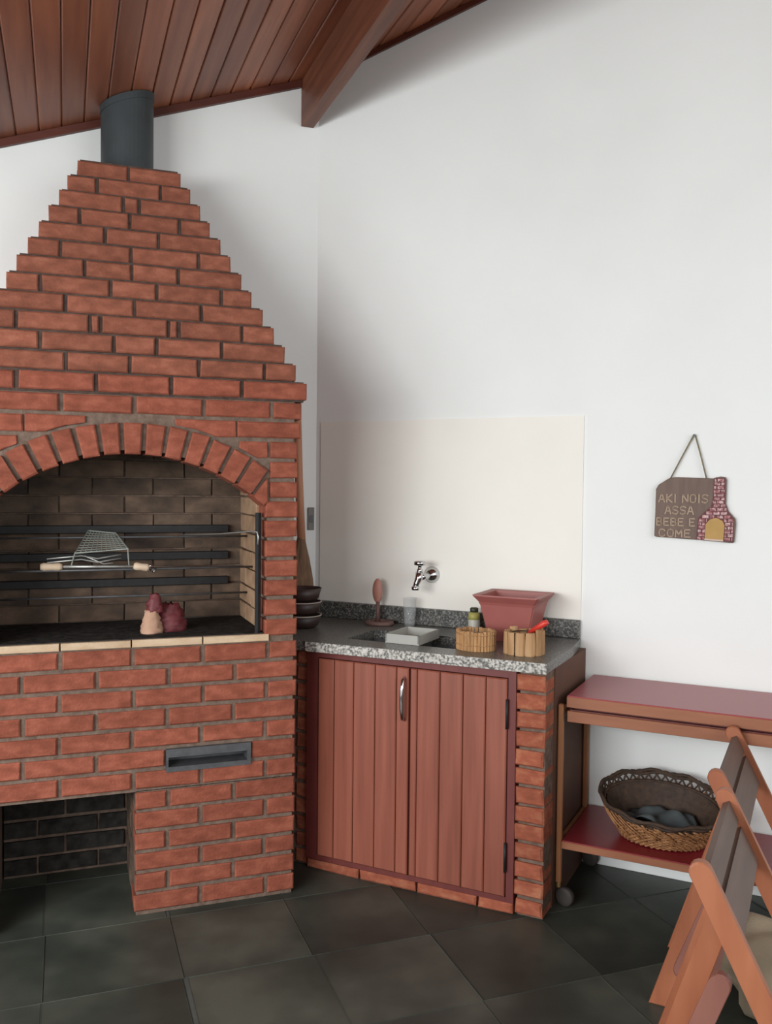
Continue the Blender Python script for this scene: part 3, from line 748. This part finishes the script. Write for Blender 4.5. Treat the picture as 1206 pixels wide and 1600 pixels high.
STROKES = {'A': [[(0, 0), (.42, 1), (.58, 1), (1, 0)], [(.2, .36), (.8, .36)]], 'K': [[(.08, 0), (.08, 1)], [(.95, 1), (.12, .48), (1, 0)]], 'I': [[(.5, 0), (.5, 1)]],
           'N': [[(.05, 0), (.05, 1), (.95, 0), (.95, 1)]], 'O': [[(.28, 0), (.05, .22), (.05, .78), (.28, 1), (.72, 1), (.95, .78), (.95, .22), (.72, 0), (.28, 0)]],
           'S': [[(.95, .88), (.7, 1), (.28, 1), (.06, .8), (.14, .58), (.86, .42), (.94, .2), (.72, 0), (.28, 0), (.04, .12)]],
           'B': [[(.08, 0), (.08, 1), (.68, 1), (.9, .86), (.9, .64), (.68, .52), (.12, .52)], [(.68, .52), (.95, .38), (.95, .14), (.7, 0), (.08, 0)]],
           'E': [[(.95, 1), (.1, 1), (.1, 0), (.95, 0)], [(.1, .52), (.8, .52)]], 'C': [[(.95, .8), (.72, 1), (.28, 1), (.05, .78), (.05, .22), (.28, 0), (.72, 0), (.95, .2)]],
           'M': [[(.0, 0), (.06, 1), (.5, .3), (.94, 1), (1, 0)]]}
def text(body, s0, s1, zmid, hgt):
    cells = sum(.55 if c in 'I ' else 1.0 for c in body); cw = (s1-s0)/cells; x = s0
    for c in body:
        wd = cw*(.55 if c in 'I ' else 1.0)
        if c != ' ':
            bm = bmesh.new()
            for st in STROKES[c]:
                for p, q in zip(st, st[1:]):
                    P = [Vector((x+wd*.12+t_[0]*wd*.76, zmid+(t_[1]-.5)*hgt)) for t_ in (p, q)]
                    d = (P[1]-P[0]).normalized(); n = Vector((-d.y, d.x))*.0022; e = d*.0016
                    prism(bm, [tuple(v) for v in (P[0]-e+n, P[0]-e-n, P[1]+e-n, P[1]+e+n)], SY-.0028, SY+.0005)
            obj('letter', bm, M['lettering'], sg)
        x += wd
text('AKI NOIS', -.521, -.352, 1.345, .027)
text('ASSA', -.499, -.399, 1.304, .026)
text('BEBE E', -.528, -.394, 1.263, .025)
text('COME', -.519, -.407, 1.224, .025)
tw = bmesh.new(); tube(tw, [(-.481, SY+.004, 1.414), (-.443, WN-.012, 1.492), (-.407, WN-.008, 1.565), (-.403, WN-.008, 1.565), (-.383, WN-.01, 1.495), (-.362, SY+.004, 1.414)], .0028, 6)
obj('twine', tw, M['twine'], sg, True)
obj('nail', LT([(.002, 0), (.002, .012), (.005, .012), (.005, .014)], (-.405, WN-.001, 1.563), 8, axis=(0, -1, 0)), M['steelgrey'], sg)

# ------------------------------------------------------------------ trolley
NF, NBk, TS0, TS1 = 2.834, 3.205, -.737, .06
tl = thing('serving_trolley', 'wooden wheeled trolley with red laminate folding top and lower shelf', 'trolley', (-.35, 3.0, 0), True)
tp = obj('folding_top', BX(TS0, TS1, NF, NBk, .662, .697, bev=.0015), M['trolwood'], tl)
obj('laminate', BX(TS0+.002, TS1-.002, NF+.002, NBk-.002, .6965, .7005), M['laminate'], tp)['label'] = 'dusty red laminate surface'
l2 = obj('lower_leaf', BX(TS0+.002, TS1, NF+.002, NBk-.006, .614, .650, bev=.0015), M['trolwood'], tl)
obj('laminate', BX(TS0+.01, TS1-.01, NF+.012, NBk-.01, .650, .653), M['frame'], l2)  # coloured darker than the top laminate, painting shade into the gap between leaves
obj('spacer', BX(TS0+.02, TS1-.02, NF+.03, NBk-.03, .653, .662), M['frame'], tl)
sh = obj('shelf', BX(TS0-.01, TS1, NF, NBk+.003, .193, .217, bev=.0015), M['trolwood'], tl)
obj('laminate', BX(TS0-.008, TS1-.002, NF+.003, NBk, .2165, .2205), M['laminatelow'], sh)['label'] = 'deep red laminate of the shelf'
for s in (-.757, TS1+.012):
    for n in (NF+.012, NBk-.008):
        lg = obj('leg', BX(s-.009, s+.009, n-.009, n+.009, .075, .668, bev=.003), M['legwood'], tl)
        obj('ferrule', LT([(.0075, 0), (.0075, .016)], (s, n, .06), 12), M['brass'], lg)
        cb_ = obj('caster', LT([(.012, -.011), (.027, -.011), (.031, -.007), (.031, .007), (.027, .011), (.012, .011)], (s+.022, n, .0315), 24, axis=(.2, 1, 0)), M['rubber'], lg, True)
for s in (-.757, TS1+.012):
    obj('side_rail', BX(s-.007, s+.007, NF+.02, NBk-.016, .622, .648), M['legwood'], tl)
    obj('side_rail', BX(s-.007, s+.007, NF+.02, NBk-.016, .198, .216), M['legwood'], tl)

# ------------------------------------------------------------------ wicker basket on the shelf
wb = thing('wicker_basket', 'oval wicker basket with scalloped openwork rim on the lower trolley shelf', 'basket', (-.45, 2.98, .2208), True)
bcx, bcy, bz = -.452, 2.99, .2208
def bp(a, t, r=0.0):
    """point on the basket wall: angle a, height t 0..1"""
    A = .125+.065*t**.8; B = .085+.05*t**.8
    return Vector((bcx+(A+r)*math.cos(a), bcy+(B+r)*math.sin(a), bz+.004+(.112+.032*math.sin(a)-.010*math.cos(a))*t))
NS = 44
sk_ = bmesh.new()
for i in range(NS):
    a = 2*PI*i/NS; tube(sk_, [bp(a, t/5) for t in range(6)], .0026, 5)
o = obj('stakes', sk_, M['wicker'], wb); o['kind'] = 'stuff'
wv = bmesh.new()
for j in range(15):
    t = (j+.3)/15
    tube(wv, [bp(2*PI*k/(NS*2), t, .0042*math.sin(PI*(k+NS*0)/1.0+PI*j+PI/2) if k % 1 == 0 else 0) + Vector((0, 0, random.uniform(-.001, .001))) for k in range(NS*2)], .0032, 5, closed=True)
o = obj('weave', wv, M['wicker'], wb, True); o['kind'] = 'stuff'
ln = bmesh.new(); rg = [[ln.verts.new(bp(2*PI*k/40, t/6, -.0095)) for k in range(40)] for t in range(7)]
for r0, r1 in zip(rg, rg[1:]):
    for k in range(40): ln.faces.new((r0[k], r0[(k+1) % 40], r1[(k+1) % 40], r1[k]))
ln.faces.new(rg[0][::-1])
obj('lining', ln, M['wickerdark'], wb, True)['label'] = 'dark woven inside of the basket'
dg_ = bmesh.new(); rw = random.Random(5)
for k in range(46):
    a0 = 2*PI*k/46+rw.uniform(-.05, .05); da = rw.uniform(.18, .5); t1 = rw.uniform(.3, .75)
    tube(dg_, [bp(a0+da*i/5, 1.04-(1.04-t1)*i/5, .0065+.003*math.sin(PI*i/5)) for i in range(6)], rw.uniform(.0022, .0034), 5)
o = obj('slanting_strands', dg_, M['wicker'], wb, True); o['kind'] = 'stuff'
rm = bmesh.new(); NSC = 22
for k in range(NSC):
    a0 = 2*PI*k/NSC; 
    for off_ in (0, .5):
        pts = []
        for i in range(9):
            u = i/8; a = a0+2*PI/NSC*(off_+u*1.5)
            pts.append(bp(a, 1, .004+.012*math.sin(PI*u))+Vector((0, 0, (.026+.008*math.sin(a))*math.sin(PI*u)**.8)))
        tube(rm, pts, .0034, 5)
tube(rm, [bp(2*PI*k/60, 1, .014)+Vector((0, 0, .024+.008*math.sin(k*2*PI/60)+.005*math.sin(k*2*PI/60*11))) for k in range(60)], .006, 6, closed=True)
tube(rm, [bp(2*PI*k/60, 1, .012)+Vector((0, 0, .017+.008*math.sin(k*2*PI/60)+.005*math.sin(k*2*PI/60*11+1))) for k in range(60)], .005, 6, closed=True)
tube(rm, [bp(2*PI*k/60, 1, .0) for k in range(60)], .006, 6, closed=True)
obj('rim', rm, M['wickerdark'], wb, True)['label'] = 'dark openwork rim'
rg_ = bmesh.new(); rw = random.Random(8); G = []
def rag_z(u, v, k): return .074+.02*math.sin(3.1*u+1.3*v+.6)*math.cos(2.6*v-1.1)+.009*math.sin(5.5*u-3.5*v)+.004*math.cos(7*v+9*u)+k
for k in (0, .003):
    rows = []
    for i in range(25):
        rows.append([rg_.verts.new((bcx-.01+(-1+2*i/24)*.125*math.sqrt(1-.35*(-1+2*j/15)**2), bcy-.008+(-1+2*j/15)*.078*math.sqrt(1-.35*(-1+2*i/24)**2), bz+rag_z(-1+2*i/24, -1+2*j/15, k))) for j in range(16)])
    G.append(rows)
for rows in G:
    for i in range(24):
        for j in range(15): rg_.faces.new((rows[i][j], rows[i+1][j], rows[i+1][j+1], rows[i][j+1]))
edge = [(i, 0) for i in range(24)]+[(24, j) for j in range(15)]+[(i, 15) for i in range(24, 0, -1)]+[(0, j) for j in range(15, 0, -1)]
for (i, j), (k, l) in zip(edge, edge[1:]+edge[:1]): rg_.faces.new((G[0][i][j], G[0][k][l], G[1][k][l], G[1][i][j]))
ro = obj('cloth', rg_, M['rag'], None, True)
ro.location = sn(0, 0); ro.rotation_euler = (0, 0, ROTW)
tag(ro, 'crumpled blue-grey cloth lying inside the wicker basket', 'cloth')

# ------------------------------------------------------------------ folding chairs
CW = .478
def bar2d(p, q, wdt, round0=True, round1=False, n=7):
    """outline in the s-z plane of a flat bar from p to q"""
    p, q = Vector(p), Vector(q); d = (q-p).normalized(); nrm = Vector((-d.y, d.x)); h = wdt/2; out = []
    if round0:
        for i in range(n+1):
            a = PI*i/n; out.append(p+nrm*h*math.cos(a)-d*h*math.sin(a)+d*h)
    else: out += [p+nrm*h, p-nrm*h]
    if round1:
        for i in range(n+1):
            a = PI*i/n; out.append(q-nrm*h*math.cos(a)+d*h*math.sin(a)-d*h)
    else:
        # cut level with the floor
        k = h/max(.2, abs(d.y)); out += [Vector((q.x-(k if nrm.x > 0 else -k), q.y)), Vector((q.x+(k if nrm.x > 0 else -k), q.y))]
    return [tuple(v) for v in out]
def make_chair(s0, n0, label):
    """s0,n0 = near stile top"""
    t = thing('folding_chair', label, 'chair', (s0, n0, 0), True, group='wooden folding chairs at the right edge')
    top_ = Vector((s0, .672)); foot = Vector((s0+.338, 0.0)); d = (foot-top_).normalized(); nr = Vector((d.y, -d.x))
    th = .022
    for n in (n0, n0+CW-th):
        obj('front_leg', PR(bar2d(top_, foot, .042), n, n+th, ch=.003), M['chairwood'], t)
    def along(u, off=0): return top_+d*u+nr*off
    ns0, ns1 = n0+th, n0+CW-th
    for u0, u1 in ((.03, .078), (.092, .175)):
        pg = [along(u0, -.008), along(u0, .008), along(u1, .008), along(u1, -.008)]
        obj('back_slat', PR([tuple(v) for v in pg], ns0, ns1, ch=.002), M['chairdark'], t)
    # rear legs, set inside the stiles, crossing them below the back
    rt = Vector((s0+.046, .56)); rf = Vector((s0-.133, 0.0))
    for n in (ns0+.0455, ns1-.0455-th):
        obj('rear_leg', PR(bar2d(rt, rf, .042), n, n+th, ch=.003), M['chairwood'], t)
    obj('pivot_rod', TB([(s0+.068, ns0-.004, .54), (s0+.068, ns1+.004, .54)], .006, 8), M['steelgrey'], t)
    # half-folded seat
    a = Vector((s0+.055, .455)); b = Vector((s0-.075, .11)); ds = (b-a).normalized(); nn_ = Vector((ds.y, -ds.x))
    for n in (ns0+.002, ns1-.002-.02):
        obj('seat_rail', PR(bar2d(a, b, .04, True, True), n, n+.02, ch=.003), M['seatwood'], t)
    for i in range(5):
        u0 = .05+i*.06; c_ = .0285
        p = a+ds*u0; q = a+ds*(u0+.046)
        pg = [tuple(p+nn_*(.0)), tuple(p+nn_*.014), tuple(q+nn_*.014), tuple(q+nn_*.0)]
        obj('seat_slat', PR(pg, ns0+.0225, ns1-.0225, ch=.002), M['seatwood'], t)
    obj('stretcher', PR([(rf.x+.03, .085), (rf.x+.045, .085), (rf.x+.055, .125), (rf.x+.04, .125)], ns0+.0455+th, ns1-.0455-th), M['chairdark'], t)
    return t
make_chair(-.203, 1.745, 'wooden folding chair nearest the viewer with light rounded leg tops')
make_chair(-.236, 2.340, 'second wooden folding chair, behind the nearest one and against the trolley')

# beige sack
sackm = bmesh.new(); bmesh.ops.create_icosphere(sackm, subdivisions=4, radius=1.0)
rs = random.Random(4); ph = [(Vector((rs.uniform(-1, 1), rs.uniform(-1, 1), rs.uniform(-1, 1))).normalized(), rs.uniform(3, 9), rs.uniform(0, 6)) for _ in range(14)]
SKC = (-.075, 2.535)
for v in sackm.verts:
    q = v.co.copy(); k = 1+sum(.042*math.sin(q.dot(a_)*f_2+p_) for a_, f_2, p_ in ph)
    q = q*k; zz_ = q.z*.125+.118
    v.co = Vector((SKC[0]+q.x*.155, SKC[1]+q.y*.15, max(.0, zz_)))
so = obj('cloth_sack', sackm, M['sack'], None, True); so.rotation_euler = (0, 0, ROTW)
tag(so, 'lumpy beige cloth sack on the slate floor under the second chair', 'sack')

for o in bpy.data.objects:
    if '_o' in o: del o['_o']
